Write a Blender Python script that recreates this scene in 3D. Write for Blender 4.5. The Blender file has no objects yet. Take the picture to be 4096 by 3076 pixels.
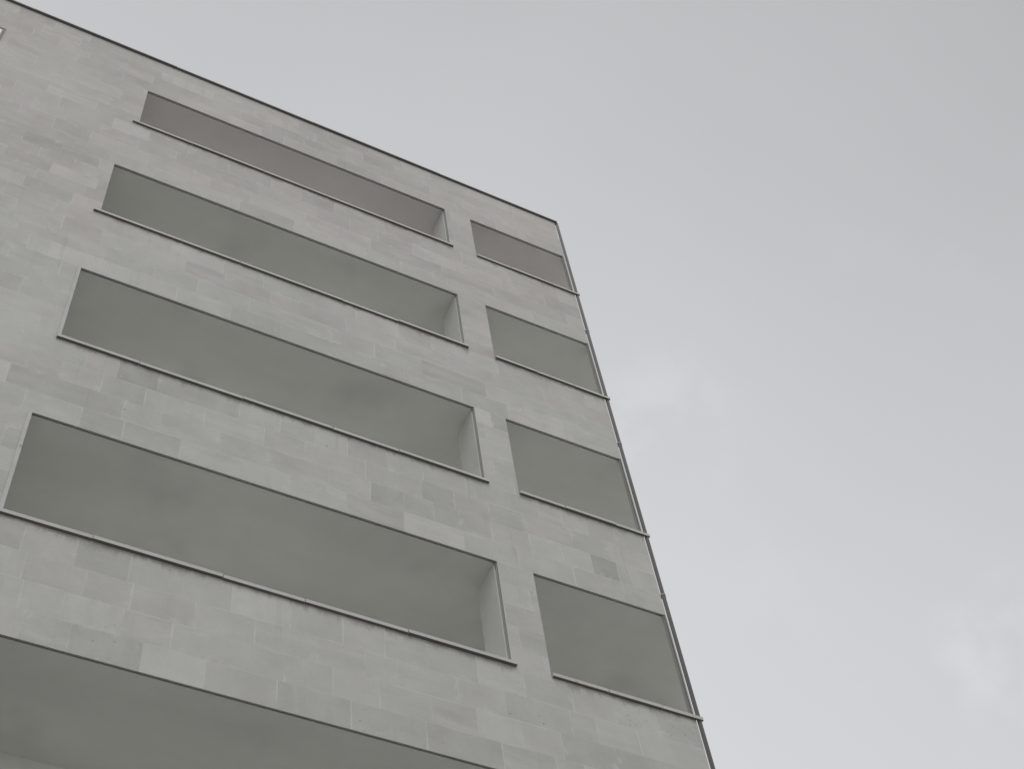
import bpy, bmesh, math, random
from mathutils import Vector, Matrix

random.seed(11)
scene = bpy.context.scene
COL = scene.collection

# ------------------------------------------------------------------ survey
# facade units: camera at the origin, facade plane y = D; one unit = S metres
S, CAMZ, D = 0.8, 1.6, 12.0
GZ = -CAMZ / S                                   # ground, in facade units
T = [29.364, 25.529, 21.478, 17.268, 12.99, 8.70]     # heads of the openings
B = [27.644, 23.537, 19.308, 15.068, 10.79, 6.50]     # sills of the openings
L = [1.001, 0.780, 0.742, 0.675, 0.640, 0.62]         # left jambs
XR, XS, XE, XC = 7.658, 8.268, 10.556, 10.603         # jamb, pier, corner jamb, corner
XW = -14.0                                       # far end of the facade
TOP = 31.06
RATIO = 0.8835                                   # plan direction of the side wall
DB = 13.80                                       # back wall of the loggias
CL = 0.018                                       # thickness of the stone cladding
ROOT = Vector((3.0, 9.6, 0.0))


def W(x, y, z):
    return Vector((x * S, y * S, z * S + CAMZ)) - ROOT


# ------------------------------------------------------------------ node help
class NT:
    def __init__(self, name):
        self.m = bpy.data.materials.new(name)
        self.m.use_nodes = True
        self.t = self.m.node_tree
        self.t.nodes.clear()
        self.out = self.n('ShaderNodeOutputMaterial')
        self.b = self.n('ShaderNodeBsdfPrincipled')
        self.t.links.new(self.b.outputs[0], self.out.inputs[0])

    def n(self, kind, **kw):
        o = self.t.nodes.new(kind)
        for k, v in kw.items():
            setattr(o, k, v)
        return o

    def lk(self, a, b):
        self.t.links.new(a, b)

    def put(self, sock, v):
        if hasattr(v, 'is_output'):
            self.lk(v, sock)
        else:
            sock.default_value = v

    def math(self, op, a, b=0.0, c=0.0, clamp=False):
        o = self.n('ShaderNodeMath', operation=op, use_clamp=clamp)
        for i, v in enumerate((a, b, c)):
            self.put(o.inputs[i], v)
        return o.outputs[0]

    def vmath(self, op, a, b):
        o = self.n('ShaderNodeVectorMath', operation=op)
        self.put(o.inputs[0], a)
        self.put(o.inputs[1], b)
        return o.outputs[0]

    def rng(self, v, a, b, c, d, smooth=True):
        o = self.n('ShaderNodeMapRange')
        o.interpolation_type = 'SMOOTHSTEP' if smooth else 'LINEAR'
        for i, q in enumerate((v, a, b, c, d)):
            self.put(o.inputs[i], q)
        return o.outputs[0]

    def noise(self, vec, scale, detail=4.0, rough=0.55):
        o = self.n('ShaderNodeTexNoise')
        if vec is not None:
            self.lk(vec, o.inputs['Vector'])
        o.inputs['Scale'].default_value = scale
        o.inputs['Detail'].default_value = detail
        o.inputs['Roughness'].default_value = rough
        return o.outputs[0]

    def mix(self, f, a, b):
        o = self.n('ShaderNodeMix', data_type='RGBA')
        self.put(o.inputs[0], f)
        self.put(o.inputs[6], a)
        self.put(o.inputs[7], b)
        return o.outputs[2]

    def scale_col(self, col, f):
        o = self.n('ShaderNodeVectorMath', operation='SCALE')
        self.put(o.inputs[0], col)
        self.put(o.inputs[3], f)
        return o.outputs[0]

    def pos(self):
        return self.n('ShaderNodeNewGeometry').outputs['Position']

    def bump(self, h, strength, dist):
        o = self.n('ShaderNodeBump')
        o.inputs['Strength'].default_value = strength
        o.inputs['Distance'].default_value = dist
        self.lk(h, o.inputs['Height'])
        self.lk(o.outputs[0], self.b.inputs['Normal'])


# ------------------------------------------------------------------ materials
def mat_stone():
    k = NT('pale_ashlar_stone')
    pos = k.pos()
    at = k.n('ShaderNodeAttribute', attribute_name='stone')
    sep = k.n('ShaderNodeSeparateColor')
    k.lk(at.outputs['Color'], sep.inputs[0])
    tone, vein, hue = sep.outputs
    pits = at.outputs['Alpha']
    uv = k.n('ShaderNodeUVMap', uv_map='edge')
    sz = k.n('ShaderNodeUVMap', uv_map='size')
    su = k.n('ShaderNodeSeparateXYZ'); k.lk(uv.outputs[0], su.inputs[0])
    ss = k.n('ShaderNodeSeparateXYZ'); k.lk(sz.outputs[0], ss.inputs[0])
    # each stone samples its own piece of the noise fields
    off = k.n('ShaderNodeCombineXYZ')
    k.lk(k.math('MULTIPLY', tone, 37.0), off.inputs[0])
    k.lk(k.math('MULTIPLY', hue, 53.0), off.inputs[1])
    k.lk(k.math('MULTIPLY', vein, 71.0), off.inputs[2])
    p = k.vmath('ADD', pos, off.outputs[0])
    wob = k.noise(pos, 9.0, 3.0)
    wob2 = k.math('MULTIPLY', k.math('SUBTRACT', wob, 0.5), 0.012)
    du = k.math('ADD', k.math('MINIMUM', su.outputs[0], k.math('SUBTRACT', ss.outputs[0], su.outputs[0])), wob2)
    dv = k.math('ADD', k.math('MINIMUM', su.outputs[1], k.math('SUBTRACT', ss.outputs[1], su.outputs[1])), wob2)
    # lime joints, partly washed out
    g1 = k.noise(pos, 2.3, 4.0)
    g2 = k.noise(k.vmath('ADD', pos, (11.0, 3.0, 7.0)), 2.6, 4.0)
    ju = k.math('MULTIPLY', k.rng(du, 0.002, 0.0105, 1.0, 0.0), k.rng(g1, 0.40, 0.66, 0.12, 1.0))
    jv = k.math('MULTIPLY', k.rng(dv, 0.003, 0.010, 1.0, 0.0), k.rng(g2, 0.44, 0.70, 0.10, 0.8))
    joint = k.math('MAXIMUM', ju, jv)
    # smeared mortar and lime bloom next to some joints
    sm = k.noise(pos, 6.0, 5.0, 0.62)
    dm = k.math('MINIMUM', du, dv)
    bloom = k.math('MULTIPLY', k.rng(dm, 0.0, 0.12, 1.0, 0.0), k.rng(sm, 0.54, 0.72, 0.0, 0.65))
    white = k.math('MAXIMUM', joint, bloom)
    # bedding veins: along the bed in most stones, upright or slanting in some
    wv = k.n('ShaderNodeTexNoise'); k.lk(p, wv.inputs['Vector'])
    wv.inputs['Scale'].default_value = 1.3; wv.inputs['Detail'].default_value = 2.0
    wsh = k.n('ShaderNodeVectorMath', operation='SCALE'); k.lk(wv.outputs['Color'], wsh.inputs[0]); wsh.inputs[3].default_value = 0.30
    pw = k.vmath('ADD', p, wsh.outputs[0])
    st = k.n('ShaderNodeMapping'); k.lk(pw, st.inputs[0]); st.inputs['Scale'].default_value = (1.1, 1.0, 8.0)
    vh = k.noise(st.outputs[0], 1.0, 5.0, 0.55)
    st2 = k.n('ShaderNodeMapping'); k.lk(pw, st2.inputs[0]); st2.inputs['Scale'].default_value = (8.0, 1.0, 0.9)
    vv = k.noise(st2.outputs[0], 1.0, 4.0, 0.55)
    hv = k.math('SUBTRACT', vh, 0.5)
    vvv = k.math('SUBTRACT', vv, 0.5)
    vsel = k.math('ADD', k.math('MULTIPLY', hv, k.rng(vein, 0.45, 0.95, 0.05, 0.34)),
                  k.math('MULTIPLY', vvv, k.rng(vein, 0.14, 0.05, 0.0, 0.26)))
    mott = k.math('SUBTRACT', k.noise(p, 2.2, 6.0, 0.62), 0.5)
    fine = k.math('SUBTRACT', k.noise(pos, 38.0, 3.0, 0.7), 0.5)
    wash = k.math('SUBTRACT', k.noise(pos, 0.35, 3.0), 0.5)
    f = k.math('ADD', 1.0, k.math('MULTIPLY', k.math('SUBTRACT', tone, 0.5), 0.15))
    f = k.math('ADD', f, vsel)
    f = k.math('ADD', f, k.math('MULTIPLY', mott, 0.36))
    f = k.math('ADD', f, k.math('MULTIPLY', fine, 0.16))
    f = k.math('ADD', f, k.math('MULTIPLY', wash, 0.26))
    base = k.mix(hue, (0.436, 0.440, 0.412, 1), (0.450, 0.434, 0.417, 1))
    col = k.scale_col(base, f)
    cw = k.noise(k.vmath('ADD', pos, (5.0, 0.0, 2.0)), 0.9, 6.0, 0.68)
    col = k.mix(k.rng(cw, 0.50, 0.70, 0.0, 0.34), col, (0.47, 0.47, 0.455, 1))
    # rain streaks of grime, long and narrow
    gm = k.n('ShaderNodeMapping'); k.lk(pos, gm.inputs[0]); gm.inputs['Scale'].default_value = (7.0, 1.0, 0.55)
    gr = k.noise(gm.outputs[0], 1.0, 5.0, 0.6)
    col = k.mix(k.rng(gr, 0.60, 0.78, 0.0, 0.30), col, (0.30, 0.295, 0.27, 1))
    col = k.mix(k.math('MULTIPLY', white, 0.78), col, (0.55, 0.55, 0.545, 1))
    # sill shade painted together with washed-down dirt: ragged runs of different length
    dr = k.n('ShaderNodeUVMap', uv_map='drip_shade')
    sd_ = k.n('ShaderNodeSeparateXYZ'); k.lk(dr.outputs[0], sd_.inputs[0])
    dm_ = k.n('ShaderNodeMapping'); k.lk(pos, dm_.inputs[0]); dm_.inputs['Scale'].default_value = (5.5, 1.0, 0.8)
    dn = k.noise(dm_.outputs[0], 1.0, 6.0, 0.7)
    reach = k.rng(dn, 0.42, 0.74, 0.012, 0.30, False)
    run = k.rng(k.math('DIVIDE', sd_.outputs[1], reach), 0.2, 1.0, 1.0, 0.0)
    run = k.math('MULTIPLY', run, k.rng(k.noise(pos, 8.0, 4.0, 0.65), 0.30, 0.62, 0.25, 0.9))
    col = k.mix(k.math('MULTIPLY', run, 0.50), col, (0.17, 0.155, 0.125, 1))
    # pits and dark specks
    vo = k.n('ShaderNodeTexVoronoi'); k.lk(pos, vo.inputs['Vector']); vo.inputs['Scale'].default_value = 15.0
    pm = k.rng(k.noise(pos, 3.1, 2.0), 0.47, 0.60, 0.0, 1.0)
    pk = k.math('MULTIPLY', k.rng(vo.outputs['Distance'], 0.10, 0.24, 1.0, 0.0), k.math('MULTIPLY', pm, pits))
    vo2 = k.n('ShaderNodeTexVoronoi'); k.lk(pos, vo2.inputs['Vector']); vo2.inputs['Scale'].default_value = 2.6
    sp = k.rng(vo2.outputs['Distance'], 0.018, 0.042, 0.75, 0.0)
    spk = k.math('MAXIMUM', pk, sp)
    col = k.mix(k.math('MULTIPLY', spk, 0.8), col, (0.13, 0.125, 0.11, 1))
    k.lk(col, k.b.inputs['Base Color'])
    k.b.inputs['Roughness'].default_value = 0.88
    k.b.inputs['Specular IOR Level'].default_value = 0.25
    h = k.math('ADD', k.math('MULTIPLY', mott, 0.5), k.math('MULTIPLY', vsel, 0.8))
    h = k.math('SUBTRACT', h, k.math('MULTIPLY', spk, 0.8))
    k.bump(h, 0.35, 0.01)
    return k.m


def mat_plaster(name, c, amt=0.10):
    k = NT(name)
    pos = k.pos()
    a = k.math('SUBTRACT', k.noise(pos, 0.55, 5.0, 0.55), 0.5)
    b = k.math('SUBTRACT', k.noise(pos, 5.0, 4.0, 0.6), 0.5)
    f = k.math('ADD', 1.0, k.math('ADD', k.math('MULTIPLY', a, amt * 2.0), k.math('MULTIPLY', b, amt * 0.7)))
    k.lk(k.scale_col(c, f), k.b.inputs['Base Color'])
    k.b.inputs['Roughness'].default_value = 0.9
    k.b.inputs['Specular IOR Level'].default_value = 0.2
    k.bump(k.noise(pos, 24.0, 4.0), 0.15, 0.004)
    return k.m


def mat_soffit(name, c):
    k = NT(name)
    pos = k.pos()
    a = k.math('SUBTRACT', k.noise(pos, 0.42, 6.0, 0.55), 0.5)
    b = k.math('SUBTRACT', k.noise(pos, 4.0, 5.0, 0.65), 0.5)
    mp = k.n('ShaderNodeMapping'); k.lk(pos, mp.inputs[0]); mp.inputs['Scale'].default_value = (0.7, 2.6, 1.0)
    d = k.math('SUBTRACT', k.noise(mp.outputs[0], 1.0, 4.0, 0.6), 0.5)
    f = k.math('ADD', 1.0, k.math('ADD', k.math('MULTIPLY', a, 0.30), k.math('MULTIPLY', b, 0.07)))
    f = k.math('ADD', f, k.math('MULTIPLY', d, 0.14))
    # soft damp patches in the paint
    n = k.noise(k.vmath('ADD', pos, (3.3, 1.0, 8.0)), 0.62, 3.0, 0.5)
    col = k.mix(k.rng(n, 0.56, 0.76, 0.0, 0.42), k.scale_col(c, f), (0.44, 0.44, 0.43, 1))
    k.lk(col, k.b.inputs['Base Color'])
    k.b.inputs['Roughness'].default_value = 0.9
    k.b.inputs['Specular IOR Level'].default_value = 0.2
    k.bump(k.noise(pos, 24.0, 4.0), 0.15, 0.004)
    return k.m


def mat_sill():
    k = NT('weathered_sill_stone')
    pos = k.pos()
    a = k.math('SUBTRACT', k.noise(pos, 3.0, 5.0, 0.6), 0.5)
    b = k.math('SUBTRACT', k.noise(pos, 30.0, 3.0, 0.7), 0.5)
    f = k.math('ADD', 1.0, k.math('ADD', k.math('MULTIPLY', a, 0.35), k.math('MULTIPLY', b, 0.25)))
    col = k.scale_col((0.46, 0.455, 0.435), f)
    st = k.rng(k.noise(pos, 4.6, 5.0, 0.7), 0.60, 0.74, 0.0, 0.65)
    col = k.mix(st, col, (0.16, 0.155, 0.135, 1))
    k.lk(col, k.b.inputs['Base Color'])
    k.b.inputs['Roughness'].default_value = 0.85
    k.bump(b, 0.3, 0.004)
    return k.m


def mat_metal(name, c, rough=0.55, metal=0.0):
    k = NT(name)
    pos = k.pos()
    mp = k.n('ShaderNodeMapping'); k.lk(pos, mp.inputs[0]); mp.inputs['Scale'].default_value = (6, 6, 0.9)
    a = k.math('SUBTRACT', k.noise(mp.outputs[0], 1.0, 5.0, 0.6), 0.5)
    k.lk(k.scale_col(c, k.math('ADD', 1.0, k.math('MULTIPLY', a, 0.7))), k.b.inputs['Base Color'])
    k.b.inputs['Roughness'].default_value = rough
    k.b.inputs['Metallic'].default_value = metal
    return k.m


def mat_ground():
    k = NT('pale_paving')
    pos = k.pos()
    br = k.n('ShaderNodeTexBrick')
    k.lk(pos, br.inputs['Vector'])
    br.inputs['Color1'].default_value = (0.50, 0.49, 0.47, 1)
    br.inputs['Color2'].default_value = (0.56, 0.55, 0.53, 1)
    br.inputs['Mortar'].default_value = (0.36, 0.35, 0.34, 1)
    br.inputs['Scale'].default_value = 1.0
    br.inputs['Mortar Size'].default_value = 0.008
    br.inputs['Brick Width'].default_value = 0.9
    br.inputs['Row Height'].default_value = 0.45
    a = k.math('SUBTRACT', k.noise(pos, 0.8, 5.0), 0.5)
    k.lk(k.scale_col(br.outputs[0], k.math('ADD', 1.0, k.math('MULTIPLY', a, 0.4))), k.b.inputs['Base Color'])
    k.b.inputs['Roughness'].default_value = 0.9
    return k.m


STONE = mat_stone()
SOFFIT = mat_soffit('white_painted_render', (0.722, 0.728, 0.696))
SOFFIT_WARM = mat_soffit('warm_painted_render', (0.715, 0.694, 0.683))
WING = mat_plaster('pale_render', (0.66, 0.663, 0.64), 0.14)
RENDER = mat_plaster('grey_render', (0.40, 0.40, 0.378), 0.09)
SILL = mat_sill()
DARK = mat_metal('dark_grey_metal', (0.085, 0.084, 0.080))
COPE = mat_metal('coping_metal', (0.12, 0.113, 0.103))
SILL_SHADE = mat_plaster('shaded_underside', (0.18, 0.172, 0.15), 0.3)  # sill undersides: their shade painted in as a dark colour
FRAME = mat_plaster('painted_frame', (0.27, 0.24, 0.235), 0.05)
PALE_PANE = mat_plaster('sky_white_pane', (0.86, 0.86, 0.85), 0.03)  # sky reflection in the window pane, painted as plain white
GROUND = mat_ground()
ROOF = mat_plaster('roof_felt', (0.10, 0.10, 0.10), 0.2)


# ------------------------------------------------------------------ mesh help
def link(name, bm, mats, parent=None):
    me = bpy.data.meshes.new(name)
    bmesh.ops.recalc_face_normals(bm, faces=bm.faces[:]) if name not in ('stone_cladding', 'loggia') else None
    bm.to_mesh(me)
    bm.free()
    for m in mats if isinstance(mats, (list, tuple)) else [mats]:
        me.materials.append(m)
    o = bpy.data.objects.new(name, me)
    COL.objects.link(o)
    if parent:
        o.parent = parent
    return o


def quad(bm, pts, mi=0):
    f = bm.faces.new([bm.verts.new(p) for p in pts])
    f.material_index = mi
    return f


def prism(bm, plan, z0, z1):
    """upright prism over a plan polygon (facade units)"""
    lo = [bm.verts.new(W(x, y, z0)) for x, y in plan]
    hi = [bm.verts.new(W(x, y, z1)) for x, y in plan]
    bm.faces.new(lo[::-1])
    bm.faces.new(hi)
    n = len(plan)
    for i in range(n):
        bm.faces.new((lo[i], lo[(i + 1) % n], hi[(i + 1) % n], hi[i]))


def box(bm, x0, x1, y0, y1, z0, z1):
    prism(bm, [(x0, y0), (x1, y0), (x1, y1), (x0, y1)], z0, z1)


def bevel(o, w, seg=2):
    md = o.modifiers.new('bevel', 'BEVEL')
    md.width = w
    md.segments = seg
    md.limit_method = 'ANGLE'
    return o


def subtract(r, holes):
    """axis aligned rectangle (x0, x1, z0, z1) minus rectangles"""
    rs = [r]
    for hx0, hx1, hz0, hz1 in holes:
        nx = []
        for x0, x1, z0, z1 in rs:
            if hx0 >= x1 or hx1 <= x0 or hz0 >= z1 or hz1 <= z0:
                nx.append((x0, x1, z0, z1))
                continue
            if hz0 > z0: nx.append((x0, x1, z0, hz0))
            if hz1 < z1: nx.append((x0, x1, hz1, z1))
            a, b = max(z0, hz0), min(z1, hz1)
            if hx0 > x0: nx.append((x0, hx0, a, b))
            if hx1 < x1: nx.append((hx1, x1, a, b))
        rs = nx
    return rs


# ------------------------------------------------------------------ building
building = bpy.data.objects.new('apartment_building', None)
COL.objects.link(building)
building.location = ROOT
building['label'] = 'pale grey stone clad building with rows of deep loggia openings under the overcast sky'
building['category'] = 'building'

SE = (0.13, 0.12, 0.055, 0.06, 0.06, 0.06)           # how far each long sill runs past its left jamb
WIN = (-3.60, -1.93, 28.05, 29.58)
holes = []
for i in range(6):
    holes.append((L[i], XR, B[i], T[i]))
    holes.append((XS, XE, B[i], T[i]))
holes.append(WIN)

# --- courses of ashlar: joints surveyed where they can be read, free elsewhere
SEEN = [(13.21, 4.3), (13.24, 1.78), (13.25, 2.63), (13.25, 3.4), (13.25, 5.26), (13.26, 6.27), (13.27, 7.33), (13.38, 8.1), (13.71, 1.63), (13.71, 2.34), (13.72, 2.95), (13.73, 1.14), (13.73, 4.39), (13.73, 5.65), (13.74, 5.02), (13.75, 6.37), (13.75, 7.01), (13.76, 8.25), (13.78, 7.65), (13.88, 9.06), (13.91, 9.75), (14.21, 1.09), (14.21, 1.83), (14.21, 2.4), (14.21, 3.2), (14.21, 3.98), (14.21, 4.79), (14.22, 5.47), (14.23, 5.92), (14.23, 6.78), (14.23, 7.47), (14.23, 8.45), (14.25, 8.84), (14.25, 9.51), (14.64, 1.65), (14.67, 6.38), (14.68, 1.0), (14.68, 2.32), (14.68, 3.65), (14.69, 3.01), (14.69, 4.44), (14.69, 5.16), (14.69, 8.54), (14.69, 9.91), (14.7, 5.75), (14.71, 7.1), (14.71, 7.81), (14.75, 9.21), (15.89, 7.64), (16.62, 7.73), (17.48, 9.02), (17.49, 5.25), (17.5, 7.14), (17.5, 8.05), (17.51, 6.16), (17.52, 0.52), (17.52, 3.6), (17.54, 1.9), (17.54, 4.36), (17.55, 2.72), (17.55, 9.9), (17.59, 1.3), (17.95, 6.18), (17.98, 9.88), (17.99, 7.1), (17.99, 7.65), (18.0, 8.88), (18.0, 9.41), (18.01, 2.39), (18.01, 3.27), (18.01, 4.0), (18.01, 5.63), (18.02, 0.21), (18.02, 1.84), (18.02, 4.97), (18.02, 6.67), (18.05, 8.31), (18.36, 8.24), (18.45, 9.13), (18.47, 7.65), (18.48, 4.58), (18.48, 6.5), (18.48, 7.05), (18.49, 0.42), (18.49, 5.56), (18.49, 9.83), (18.5, 0.88), (18.5, 3.93), (18.51, 1.47), (18.51, 2.11), (18.51, 3.01), (18.87, 3.52), (18.89, 7.3), (18.92, 6.54), (18.92, 9.99), (18.93, 4.73), (18.94, 5.27), (18.95, 2.26), (18.95, 5.93), (18.95, 8.57), (18.95, 9.01), (18.95, 9.48), (18.96, 1.65), (18.97, 4.17), (18.98, 2.81), (19.0, 1.18), (19.57, -0.15), (19.96, 0.14), (20.46, -0.08), (20.91, 0.13), (21.7, 5.94), (21.73, 0.21), (21.73, 2.29), (21.73, 5.11), (21.74, 4.1), (21.77, 1.78), (21.8, 1.18), (21.82, 3.21), (22.2, 5.81), (22.21, 6.71), (22.23, 2.61), (22.25, 1.87), (22.26, -0.38), (22.26, 1.04), (22.26, 4.99), (22.27, 3.52), (22.69, 3.06), (22.7, 6.22), (22.71, 4.4), (22.73, 2.36), (22.73, 3.88), (22.73, 5.28), (22.74, 0.91), (22.77, -0.52), (22.78, 0.26), (23.12, 4.69), (23.13, 1.49), (23.16, 5.48), (23.18, 3.0), (23.19, 2.08), (23.2, 3.74), (23.21, 6.3), (23.22, 0.07), (23.29, -0.77), (23.68, -0.14), (24.3, 0.44), (24.73, -0.21), (26.41, 1.77), (26.42, 4.26), (26.51, 0.97), (26.54, 2.32)]

lines = [TOP]
for i in range(6):
    hi = TOP if i == 0 else T[i - 1]
    t = T[i]
    if i == 0:
        n = 4
        lines += [t + (TOP - t) * q / n for q in range(n)]
        continue
    low = [t + 0.487 * q for q in range(5)]
    a = low[-1]
    n = 5 if hi - a > 2.05 else 4
    lines += low + [a + (hi - a) * q / n for q in range(1, n)]
z = T[5] - 0.487
while z > GZ:
    lines.append(z)
    z -= 0.487
lines.append(GZ)
lines = sorted(set(lines))

bm = bmesh.new()
la = bm.loops.layers.float_color.new('stone')
le = bm.loops.layers.uv.new('edge')
ls = bm.loops.layers.uv.new('size')
ld = bm.loops.layers.uv.new('drip_shade')
prev = []
for z0, z1 in zip(lines, lines[1:]):
    seen = sorted(x for zz, x in SEEN if z0 < zz < z1)
    lo_x = min(seen) if len(seen) > 3 else 99
    hi_x = max(seen) if len(seen) > 3 else -99
    xs = list(seen) if len(seen) > 3 else []
    x = XW
    while x < XC - 0.3:
        x += random.choice((random.uniform(0.5, 0.8), random.uniform(0.6, 1.15)))
        if x > XC - 0.25:
            break
        if lo_x - 0.4 < x < hi_x + 0.4:
            if any(abs(x - q) < 1.0 for q in xs):
                continue
        tries = 0
        while any(abs(x - q) < 0.14 for q in prev) and tries < 5:
            x += 0.09
            tries += 1
        if x < XC - 0.2:
            xs.append(x)
    xs = sorted([XW] + xs + [XC])
    prev = xs
    for x0, x1 in zip(xs, xs[1:]):
        if x1 - x0 < 0.02:
            continue
        tone, vein, hue, pit = random.gauss(0.5, 0.26), random.random(), random.random() * (0.55 if z0 < 22 else 0.8) + (0.0 if z0 < 22 else 0.2 if z0 < 26 else 0.45), 0.0
        cx, cz = (x0 + x1) / 2, (z0 + z1) / 2
        if 9.41 < cx < 9.9 and 17.75 < cz < 18.3: tone, vein, pit = -1.0, 0.2, 0.6
        if 6.2 < cx < 7.1 and 17.2 < cz < 17.7: tone, vein = 1.5, 0.95
        if 7.4 < cx < 8.5 and 13.98 < cz < 14.45: pit = 1.0
        if 5.2 < cx < 6.3 and 13.0 < cz < 13.5: pit = 0.5
        if 2.4 < cx < 3.2 and 17.3 < cz < 17.75: vein = 0.9
        if random.random() < 0.05: pit = max(pit, 0.45)
        if random.random() < 0.05: tone -= 0.55
        pieces = []
        for a0, a1, c0, c1 in subtract((x0, x1, z0, z1), holes):
            q = [i for i in range(6) if B[i] - 1.1 < (c0 + c1) / 2 < B[i]]
            cuts = [a0] + sorted(v for i in q for v in (L[i] - SE[i], XR + 0.065, XS) if a0 < v < a1) + [a1]
            pieces += [(u0, u1, c0, c1) for u0, u1 in zip(cuts, cuts[1:])]
        for a0, a1, c0, c1 in pieces:
            f = bm.faces.new([bm.verts.new(W(q, D, r)) for q, r in ((a0, c0), (a1, c0), (a1, c1), (a0, c1))])
            for lp, (q, r) in zip(f.loops, ((a0, c0), (a1, c0), (a1, c1), (a0, c1))):
                lp[la] = (max(-1.2, min(2.0, tone)), vein, hue, pit)
                lp[le].uv = ((q - x0) * S, (r - z0) * S)
                lp[ls].uv = ((x1 - x0) * S, (z1 - z0) * S)
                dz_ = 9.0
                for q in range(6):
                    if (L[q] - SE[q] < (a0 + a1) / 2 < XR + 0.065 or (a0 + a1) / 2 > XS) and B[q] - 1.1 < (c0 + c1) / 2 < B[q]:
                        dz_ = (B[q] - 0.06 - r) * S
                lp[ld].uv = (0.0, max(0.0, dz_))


def edge_face(pts):
    f = quad(bm, pts)
    for lp in f.loops:
        lp[la] = (random.gauss(0.5, 0.1), 0.4, 0.5, 0.0)
        lp[le].uv = (0.3, 0.3)
        lp[ls].uv = (1.0, 1.0)
        lp[ld].uv = (0.0, 9.0)


for x0, x1, z0, z1 in holes:                       # the cut edge of the slabs round every opening
    e = D + CL
    edge_face([W(x0, D, z1), W(x1, D, z1), W(x1, e, z1), W(x0, e, z1)])
    edge_face([W(x1, D, z0), W(x1, e, z0), W(x1, e, z1), W(x1, D, z1)])
    edge_face([W(x0, D, z0), W(x0, D, z1), W(x0, e, z1), W(x0, e, z0)])
edge_face([W(XC, D, GZ), W(XC, D + CL, GZ), W(XC, D + CL, TOP), W(XC, D, TOP)])
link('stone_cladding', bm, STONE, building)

# --- masonry behind the slabs, the side walls, the roof
bm = bmesh.new()
BK = D + CL + 0.001
BF = D + 0.066
big = [(a - 0.03 if c < 28.0 or a > 0 else a, b + (0.03 if b < 10 else 0.0), c - 0.01, d + 0.10) for a, b, c, d in holes[:-1]]
big.append((WIN[0], WIN[1], WIN[2], WIN[3]))
zs = sorted({GZ, TOP} | {q for h in big for q in h[2:]})
for z0, z1 in zip(zs, zs[1:]):
    for r in subtract((XW, XC - 0.012, z0, z1), big):
        box(bm, r[0], r[1], BK, BF - 0.001, z0, z1)
# side wall on the right, running back from the corner
xo = lambda y: XC - 0.012 + (y - D) * (RATIO - 0.004)
prism(bm, [(xo(DB + 0.30) - 0.30, DB + 0.30), (xo(DB + 0.30), DB + 0.30), (xo(21.99), 21.99), (xo(21.99) - 0.3, 21.99)], GZ, TOP)
box(bm, XW + 0.3, xo(DB + 0.06) - 0.1, DB + 0.06, DB + 0.29, GZ, TOP - 0.01)
sw = [GZ] + [q for i in range(5, -1, -1) for q in (B[i], T[i] + 0.022)] + [TOP]
for z0, z1 in zip(sw[::2], sw[1::2]):              # the corner loggias are open to the side as well
    prism(bm, [(xo(BF) - 0.035, BF), (xo(BF), BF), (xo(DB + .3), DB + 0.299), (xo(DB + .3) - 0.035, DB + 0.299)], z0, z1)
box(bm, XW, XW + 0.3, BF, 22.0, GZ, TOP)
box(bm, XW, xo(22.0), 22.0, 22.3, GZ, TOP)
link('masonry_wall', bm, RENDER, building)

bm = bmesh.new()
prism(bm, [(XW + 0.3, BF + 0.01), (xo(BF) - 0.05, BF + 0.01), (xo(21.9) - 0.32, 21.9), (XW + 0.3, 21.9)], TOP - 0.5, TOP - 0.3)
link('flat_roof', bm, ROOF, building)

# --- metal coping along the parapet, in lengths
bm = bmesh.new()
xx = XW - 0.05
while xx < XC + 0.02:
    nx = xx + 3.1
    if nx > XC - 1.0:
        nx = XC + 0.055
    dz = random.uniform(-0.006, 0.006)
    box(bm, xx, nx - 0.0015, D - 0.052 + random.uniform(-0.004, 0.004), D + 0.35, TOP + dz, TOP + 0.05 + dz)
    xx = nx
prism(bm, [(xo(D + 0.352) - 0.34, D + 0.352), (xo(D + 0.352) + 0.02, D + 0.352), (xo(22.0) + 0.02, 22.0), (xo(22.0) - 0.34, 22.0)], TOP, TOP + 0.05)
bevel(link('roof_coping', bm, COPE, building), 0.012)


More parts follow.
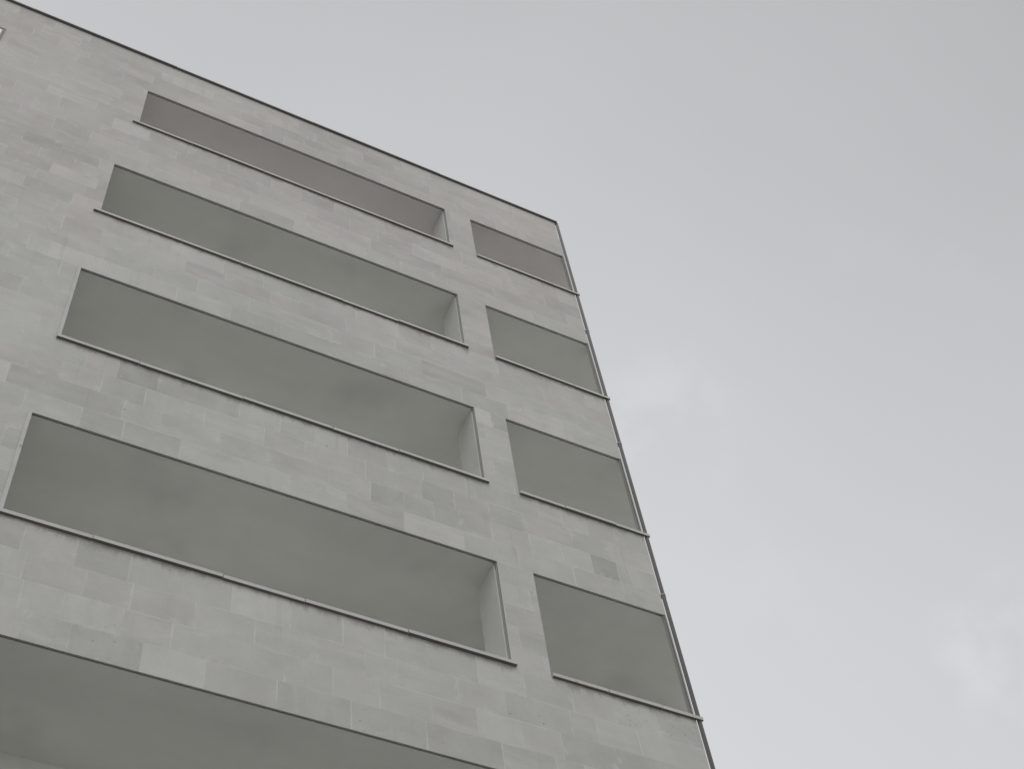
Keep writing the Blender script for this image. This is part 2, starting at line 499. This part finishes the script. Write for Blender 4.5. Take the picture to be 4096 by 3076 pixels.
# --- loggias
def loggia(i, small):
    t, b = T[i], B[i]
    zs_, zf = t + 0.022, b - 0.95
    bm = bmesh.new()
    y0 = BF
    if small:
        plan = [(7.95, y0), (XC - 0.05 + 0.033 + 0.0, y0), (XC - 0.05 + 0.033 + (DB - y0) * 0.88, DB), (8.90, DB)]
    else:
        plan = [(L[i] - 0.06, y0), (7.95, y0), (8.90, DB), (L[i] - 0.06, DB)]
    (ax, ay), (bx, by), (cx, cy), (dx, dy) = plan
    quad(bm, [W(ax, ay, zs_), W(dx, dy, zs_), W(cx, cy, zs_), W(bx, by, zs_)])       # soffit
    quad(bm, [W(ax, ay, zf), W(bx, by, zf), W(cx, cy, zf), W(dx, dy, zf)])           # floor
    quad(bm, [W(dx, dy, zf), W(cx, cy, zf), W(cx, cy, zs_), W(dx, dy, zs_)], 1)      # back wall
    if small:
        quad(bm, [W(cx, cy, zf), W(bx, by, zf), W(bx, by, b), W(cx, cy, b)])
        x0, x1 = XS, XE
    else:
        quad(bm, [W(ax, ay, zf), W(dx, dy, zf), W(dx, dy, zs_), W(ax, ay, zs_)])
        x0, x1 = L[i], XR
    # nib of the slab above, closing the shadow gap, and the inner face of the parapet
    for xa, xb in ((x0 - 0.03, x1 + 0.03),):
        quad(bm, [W(xa, y0, zs_), W(xb, y0, zs_), W(xb, y0, zs_ + 0.09), W(xa, y0, zs_ + 0.09)])
        quad(bm, [W(xa, D + CL + 0.002, zs_ + 0.030), W(xa, y0, zs_ + 0.030), W(xb, y0, zs_ + 0.030), W(xb, D + CL + 0.002, zs_ + 0.030)])
    quad(bm, [W(ax, ay, zf), W(ax, ay, b), W(bx, by, b), W(bx, by, zf)])
    lg = link('loggia', bm, [SOFFIT_WARM if i == 0 else SOFFIT, SOFFIT], building)

    # sill in lengths
    bm = bmesh.new()
    if small:
        sa, sb = XS + 0.005, XC + 0.11
        n = 3
    else:
        sa, sb = L[i] - SE[i], XR + 0.065
        n = 5
    cuts = [sa] + [sa + (sb - sa) * (q + random.uniform(-0.22, 0.22)) / n for q in range(1, n)] + [sb]
    for q0, q1 in zip(cuts, cuts[1:]):
        dy = random.uniform(-0.006, 0.006)
        dz = random.uniform(-0.006, 0.006)
        box(bm, q0 + 0.004, q1 - 0.004, D - 0.046 + dy, D - 0.0005, b - 0.062 + dz, b + 0.004 + dz)
        lo, hi = max(q0 + 0.004, x0 + 0.002), min(q1 - 0.004, x1 - 0.002)
        if hi > lo:
            box(bm, lo, hi, D - 0.0003, D + 0.16, b - 0.008 + dz, b + 0.003 + dz)
    bm.normal_update()
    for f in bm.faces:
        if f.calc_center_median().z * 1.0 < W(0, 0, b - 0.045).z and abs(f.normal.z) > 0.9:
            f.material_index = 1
    bevel(link('window_sill', bm, [SILL, SILL_SHADE], lg), 0.004)

    if not small:
        bm = bmesh.new()                                       # short return wall beside the pier
        prism(bm, [(7.637, y0 + 0.003), (8.20, y0 + 0.003), (8.20, D + 0.628), (7.637, D + 0.628)], zf + 0.002, zs_ - 0.002)
        bevel(link('return_wall', bm, WING, lg), 0.008)
        bm = bmesh.new()                                       # thin upright beading on the jamb
        box(bm, XR - 0.012, XR - 0.001, D + CL + 0.006, D + CL + 0.018, b + 0.01, t + 0.01)
        if i > 1:
            bt = bmesh.new()
            box(bt, L[i] - 0.052, L[i] + 0.002, D - 0.010, D - 0.0006, b + 0.006, t - 0.005)
            link('edge_trim', bt, SILL, lg)
        link('jamb_bead', bm, RENDER, lg)
    else:
        bm = bmesh.new()                                       # dark edge strip down the corner jamb
        box(bm, XE - 0.004, XE + 0.020, D - 0.006, D - 0.0006, b + 0.006, t - 0.002)
        link('jamb_bead', bm, DARK, lg)


for i in range(6):
    loggia(i, False)
    loggia(i, True)

# --- window at the far left of the top storey
x0, x1, z0, z1 = WIN
bm = bmesh.new()
w = 0.055
box(bm, x0 + .001, x0 + w, D - 0.012, D + 0.05, z0 + .001, z1 - .001)
box(bm, x1 - w, x1 - .001, D - 0.012, D + 0.05, z0 + .001, z1 - .001)
box(bm, x0 + w, x1 - w, D - 0.010, D + 0.05, z1 - 0.05, z1 - .001)
box(bm, x0 + w, x1 - w, D - 0.010, D + 0.05, z0 + .001, z0 + 0.09)
wf = link('window', bm, FRAME, building)
bm = bmesh.new()
box(bm, x0 + w + .001, x1 - w - .001, D + 0.006, D + 0.014, z0 + 0.091, z1 - 0.051)
link('pane', bm, PALE_PANE, wf)

# --- square drainpipe at the corner, standing off the side wall
u = Vector((RATIO, 1.0)).normalized()
nrm = Vector((u.y, -u.x))
p0 = Vector((10.621, D + 0.004))


def pipe_plan(a, b, c, d):
    return [tuple(p0 + u * a + nrm * c), tuple(p0 + u * a + nrm * d), tuple(p0 + u * b + nrm * d), tuple(p0 + u * b + nrm * c)]


PW = 0.064
bm = bmesh.new()
joints = [GZ, 3.6, 9.3, 13.55, 17.78, 22.02, 26.1, TOP - 0.004]
for k, (z0, z1) in enumerate(zip(joints, joints[1:])):
    j = random.uniform(-0.003, 0.003)
    prism(bm, pipe_plan(0.0, 0.085, j, PW + j), z0 + 0.004, z1 - 0.004)
    prism(bm, pipe_plan(-0.004, 0.02, PW * 0.42 + j, PW * 0.50 + j), z0 + 0.02, z1 - 0.02)     # folded seam
dp = link('drainpipe', bm, DARK, building)
CM = mat_metal('collar_metal', (0.30, 0.30, 0.29))
for zc in joints[1:-1]:
    bm = bmesh.new()
    prism(bm, pipe_plan(-0.004, 0.089, -0.020, PW + 0.003), zc - 0.014, zc + 0.014)
    bevel(link('pipe_collar', bm, CM, dp), 0.004)

# ------------------------------------------------------------------ ground
bm = bmesh.new()
R = 600
f = bm.faces.new([bm.verts.new((x, y, 0.0)) for x, y in ((-R, -R), (R, -R), (R, R), (-R, R))])
g = link('ground', bm, GROUND)
g['kind'] = 'structure'
g['label'] = 'pale paved ground in front of the stone building'

ASPH = mat_plaster('asphalt', (0.075, 0.075, 0.075), 0.2)
bm = bmesh.new()
for y0, y1 in ((-4.0, 6.6),):
    bm.faces.new([bm.verts.new((x, y, 0.004)) for x, y in ((-300, y0), (300, y0), (300, y1), (-300, y1))])
rd = link('added_road', bm, ASPH)  # unseen street, added to dim the bounce light on the lower loggias
rd['kind'] = 'structure'
rd['label'] = 'dark asphalt street added out of view to dim the bounce light on the lower loggias'

# ------------------------------------------------------------------ sky and sun
SUN_EL, SUN_AZ = math.radians(60), math.radians(192)      # behind the camera, seen clockwise from +Y
w = bpy.data.worlds.new('World')
scene.world = w
w.use_nodes = True
nt = w.node_tree
nt.nodes.clear()
nn = lambda kind: nt.nodes.new(kind)
out, bg, sky = nn('ShaderNodeOutputWorld'), nn('ShaderNodeBackground'), nn('ShaderNodeTexSky')
sky.sky_type = 'NISHITA'
sky.sun_disc = False
sky.sun_elevation = SUN_EL
sky.sun_rotation = SUN_AZ
sky.air_density, sky.dust_density, sky.ozone_density = 1.0, 4.0, 1.0
hs = nn('ShaderNodeHueSaturation')
hs.inputs['Saturation'].default_value = 0.0
nt.links.new(sky.outputs[0], hs.inputs['Color'])
tc = nn('ShaderNodeTexCoord')
sx = nn('ShaderNodeSeparateXYZ')
nt.links.new(tc.outputs['Generated'], sx.inputs[0])


def mr(v, a, b, c, d):
    o = nn('ShaderNodeMapRange')
    o.interpolation_type = 'SMOOTHSTEP'
    nt.links.new(v, o.inputs[0])
    for i, q in enumerate((a, b, c, d)):
        o.inputs[i + 1].default_value = q
    return o.outputs[0]


def mul(a, b):
    o = nn('ShaderNodeMath')
    o.operation = 'MULTIPLY'
    for i, v in enumerate((a, b)):
        if hasattr(v, 'is_output'):
            nt.links.new(v, o.inputs[i])
        else:
            o.inputs[i].default_value = v
    return o.outputs[0]


no = nn('ShaderNodeTexNoise')
no.inputs['Scale'].default_value = 2.6
no.inputs['Detail'].default_value = 5.0
no.inputs['Roughness'].default_value = 0.5
nt.links.new(tc.outputs['Generated'], no.inputs['Vector'])
cl = mr(no.outputs[0], 0.3, 0.7, 0.978, 1.022)
no2 = nn('ShaderNodeTexNoise')
no2.inputs['Scale'].default_value = 9.0
no2.inputs['Detail'].default_value = 6.0
nt.links.new(tc.outputs['Generated'], no2.inputs['Vector'])
cl2 = mr(no2.outputs[0], 0.60, 0.74, 1.0, 1.02)
fac = mul(cl, cl2)


def mth(op, a, b, c=0.0):
    o = nn('ShaderNodeMath')
    o.operation = op
    for i, v in enumerate((a, b, c)):
        if hasattr(v, 'is_output'):
            nt.links.new(v, o.inputs[i])
        else:
            o.inputs[i].default_value = v
    return o.outputs[0]


def puff(d, size, amp, sc):
    """a faint paler wisp in the cloud deck round direction d"""
    dt = nn('ShaderNodeVectorMath'); dt.operation = 'DOT_PRODUCT'
    nrm_ = nn('ShaderNodeVectorMath'); nrm_.operation = 'NORMALIZE'
    nt.links.new(tc.outputs['Generated'], nrm_.inputs[0])
    nt.links.new(nrm_.outputs[0], dt.inputs[0])
    dt.inputs[1].default_value = Vector(d).normalized()
    q = nn('ShaderNodeTexNoise')
    q.inputs['Scale'].default_value = sc
    q.inputs['Detail'].default_value = 6.0
    nt.links.new(tc.outputs['Generated'], q.inputs['Vector'])
    e = mr(dt.outputs['Value'], math.cos(math.radians(size)), 1.0, 0.0, 1.0)
    return mth('ADD', mul(mul(e, mr(q.outputs[0], 0.40, 0.66, 0.0, 1.0)), amp), 1.0)
fac = mul(fac, puff((0.41, 0.42, 0.81), 4.0, 0.065, 22.0))
fac = mul(fac, puff((0.628, 0.408, 0.668), 3.4, 0.075, 24.0))
vm = nn('ShaderNodeVectorMath'); vm.operation = 'SCALE'
# the cloud deck evens the clear-sky gradient out to a plain grey
mixc = nn('ShaderNodeMix'); mixc.data_type = 'RGBA'
mixc.inputs[0].default_value = 0.80
nt.links.new(hs.outputs[0], mixc.inputs[6])


# thinner, brighter cloud towards the horizon beyond the building and behind the viewer
X_, Y_, Z_ = sx.outputs
lum = mth('ADD', mth('MULTIPLY', X_, 0.106), 0.291)
lum = mth('MULTIPLY_ADD', mth('MAXIMUM', Y_, 0.0), 0.48, lum)
lum = mth('MULTIPLY_ADD', mth('MAXIMUM', mth('MULTIPLY', Y_, -1.0), 0.0), 0.45, lum)
lum = mth('MULTIPLY_ADD', Z_, 0.089, lum)
deck = mth('MULTIPLY_ADD', lum, 12.5, -0.54)
dk = nn('ShaderNodeVectorMath'); dk.operation = 'SCALE'
dk.inputs[0].default_value = (0.990, 1.0, 1.032)
nt.links.new(deck, dk.inputs[3])
nt.links.new(dk.outputs[0], mixc.inputs[7])
nt.links.new(mixc.outputs[2], vm.inputs[0])
nt.links.new(fac, vm.inputs[3])
nt.links.new(vm.outputs[0], bg.inputs[0])
bg.inputs[1].default_value = 0.10
nt.links.new(bg.outputs[0], out.inputs[0])

sd = bpy.data.lights.new('sun', 'SUN')
sd.energy = 0.95
sd.angle = math.radians(42)
sd.color = (1.0, 0.985, 0.955)
so = bpy.data.objects.new('sun', sd)
COL.objects.link(so)
dirv = Vector((math.sin(SUN_AZ) * math.cos(SUN_EL), math.cos(SUN_AZ) * math.cos(SUN_EL), math.sin(SUN_EL)))
so.rotation_euler = dirv.to_track_quat('Z', 'Y').to_euler()
so.location = dirv * 60

# ------------------------------------------------------------------ camera
cd = bpy.data.cameras.new('camera')
cam = bpy.data.objects.new('camera', cd)
COL.objects.link(cam)
cd.sensor_width = 36.0
cd.sensor_fit = 'HORIZONTAL'
cd.lens = 5952.551 / 4096.0 * 36.0
cd.clip_start = 0.1
cd.clip_end = 3000.0
r = Vector((0.8917737, -0.44075902, -0.10232865))
up = Vector((-0.32464877, -0.78078778, 0.5338292))
fw = Vector((0.31518699, 0.44283397, 0.83937789))
m = Matrix((r, up, -fw)).transposed().to_4x4()
m.translation = Vector((0, 0, CAMZ))
cam.matrix_world = m
scene.camera = cam

scene.view_settings.view_transform = 'Standard'
scene.view_settings.look = 'None'
scene.view_settings.exposure = 0.0
scene.view_settings.gamma = 1.0
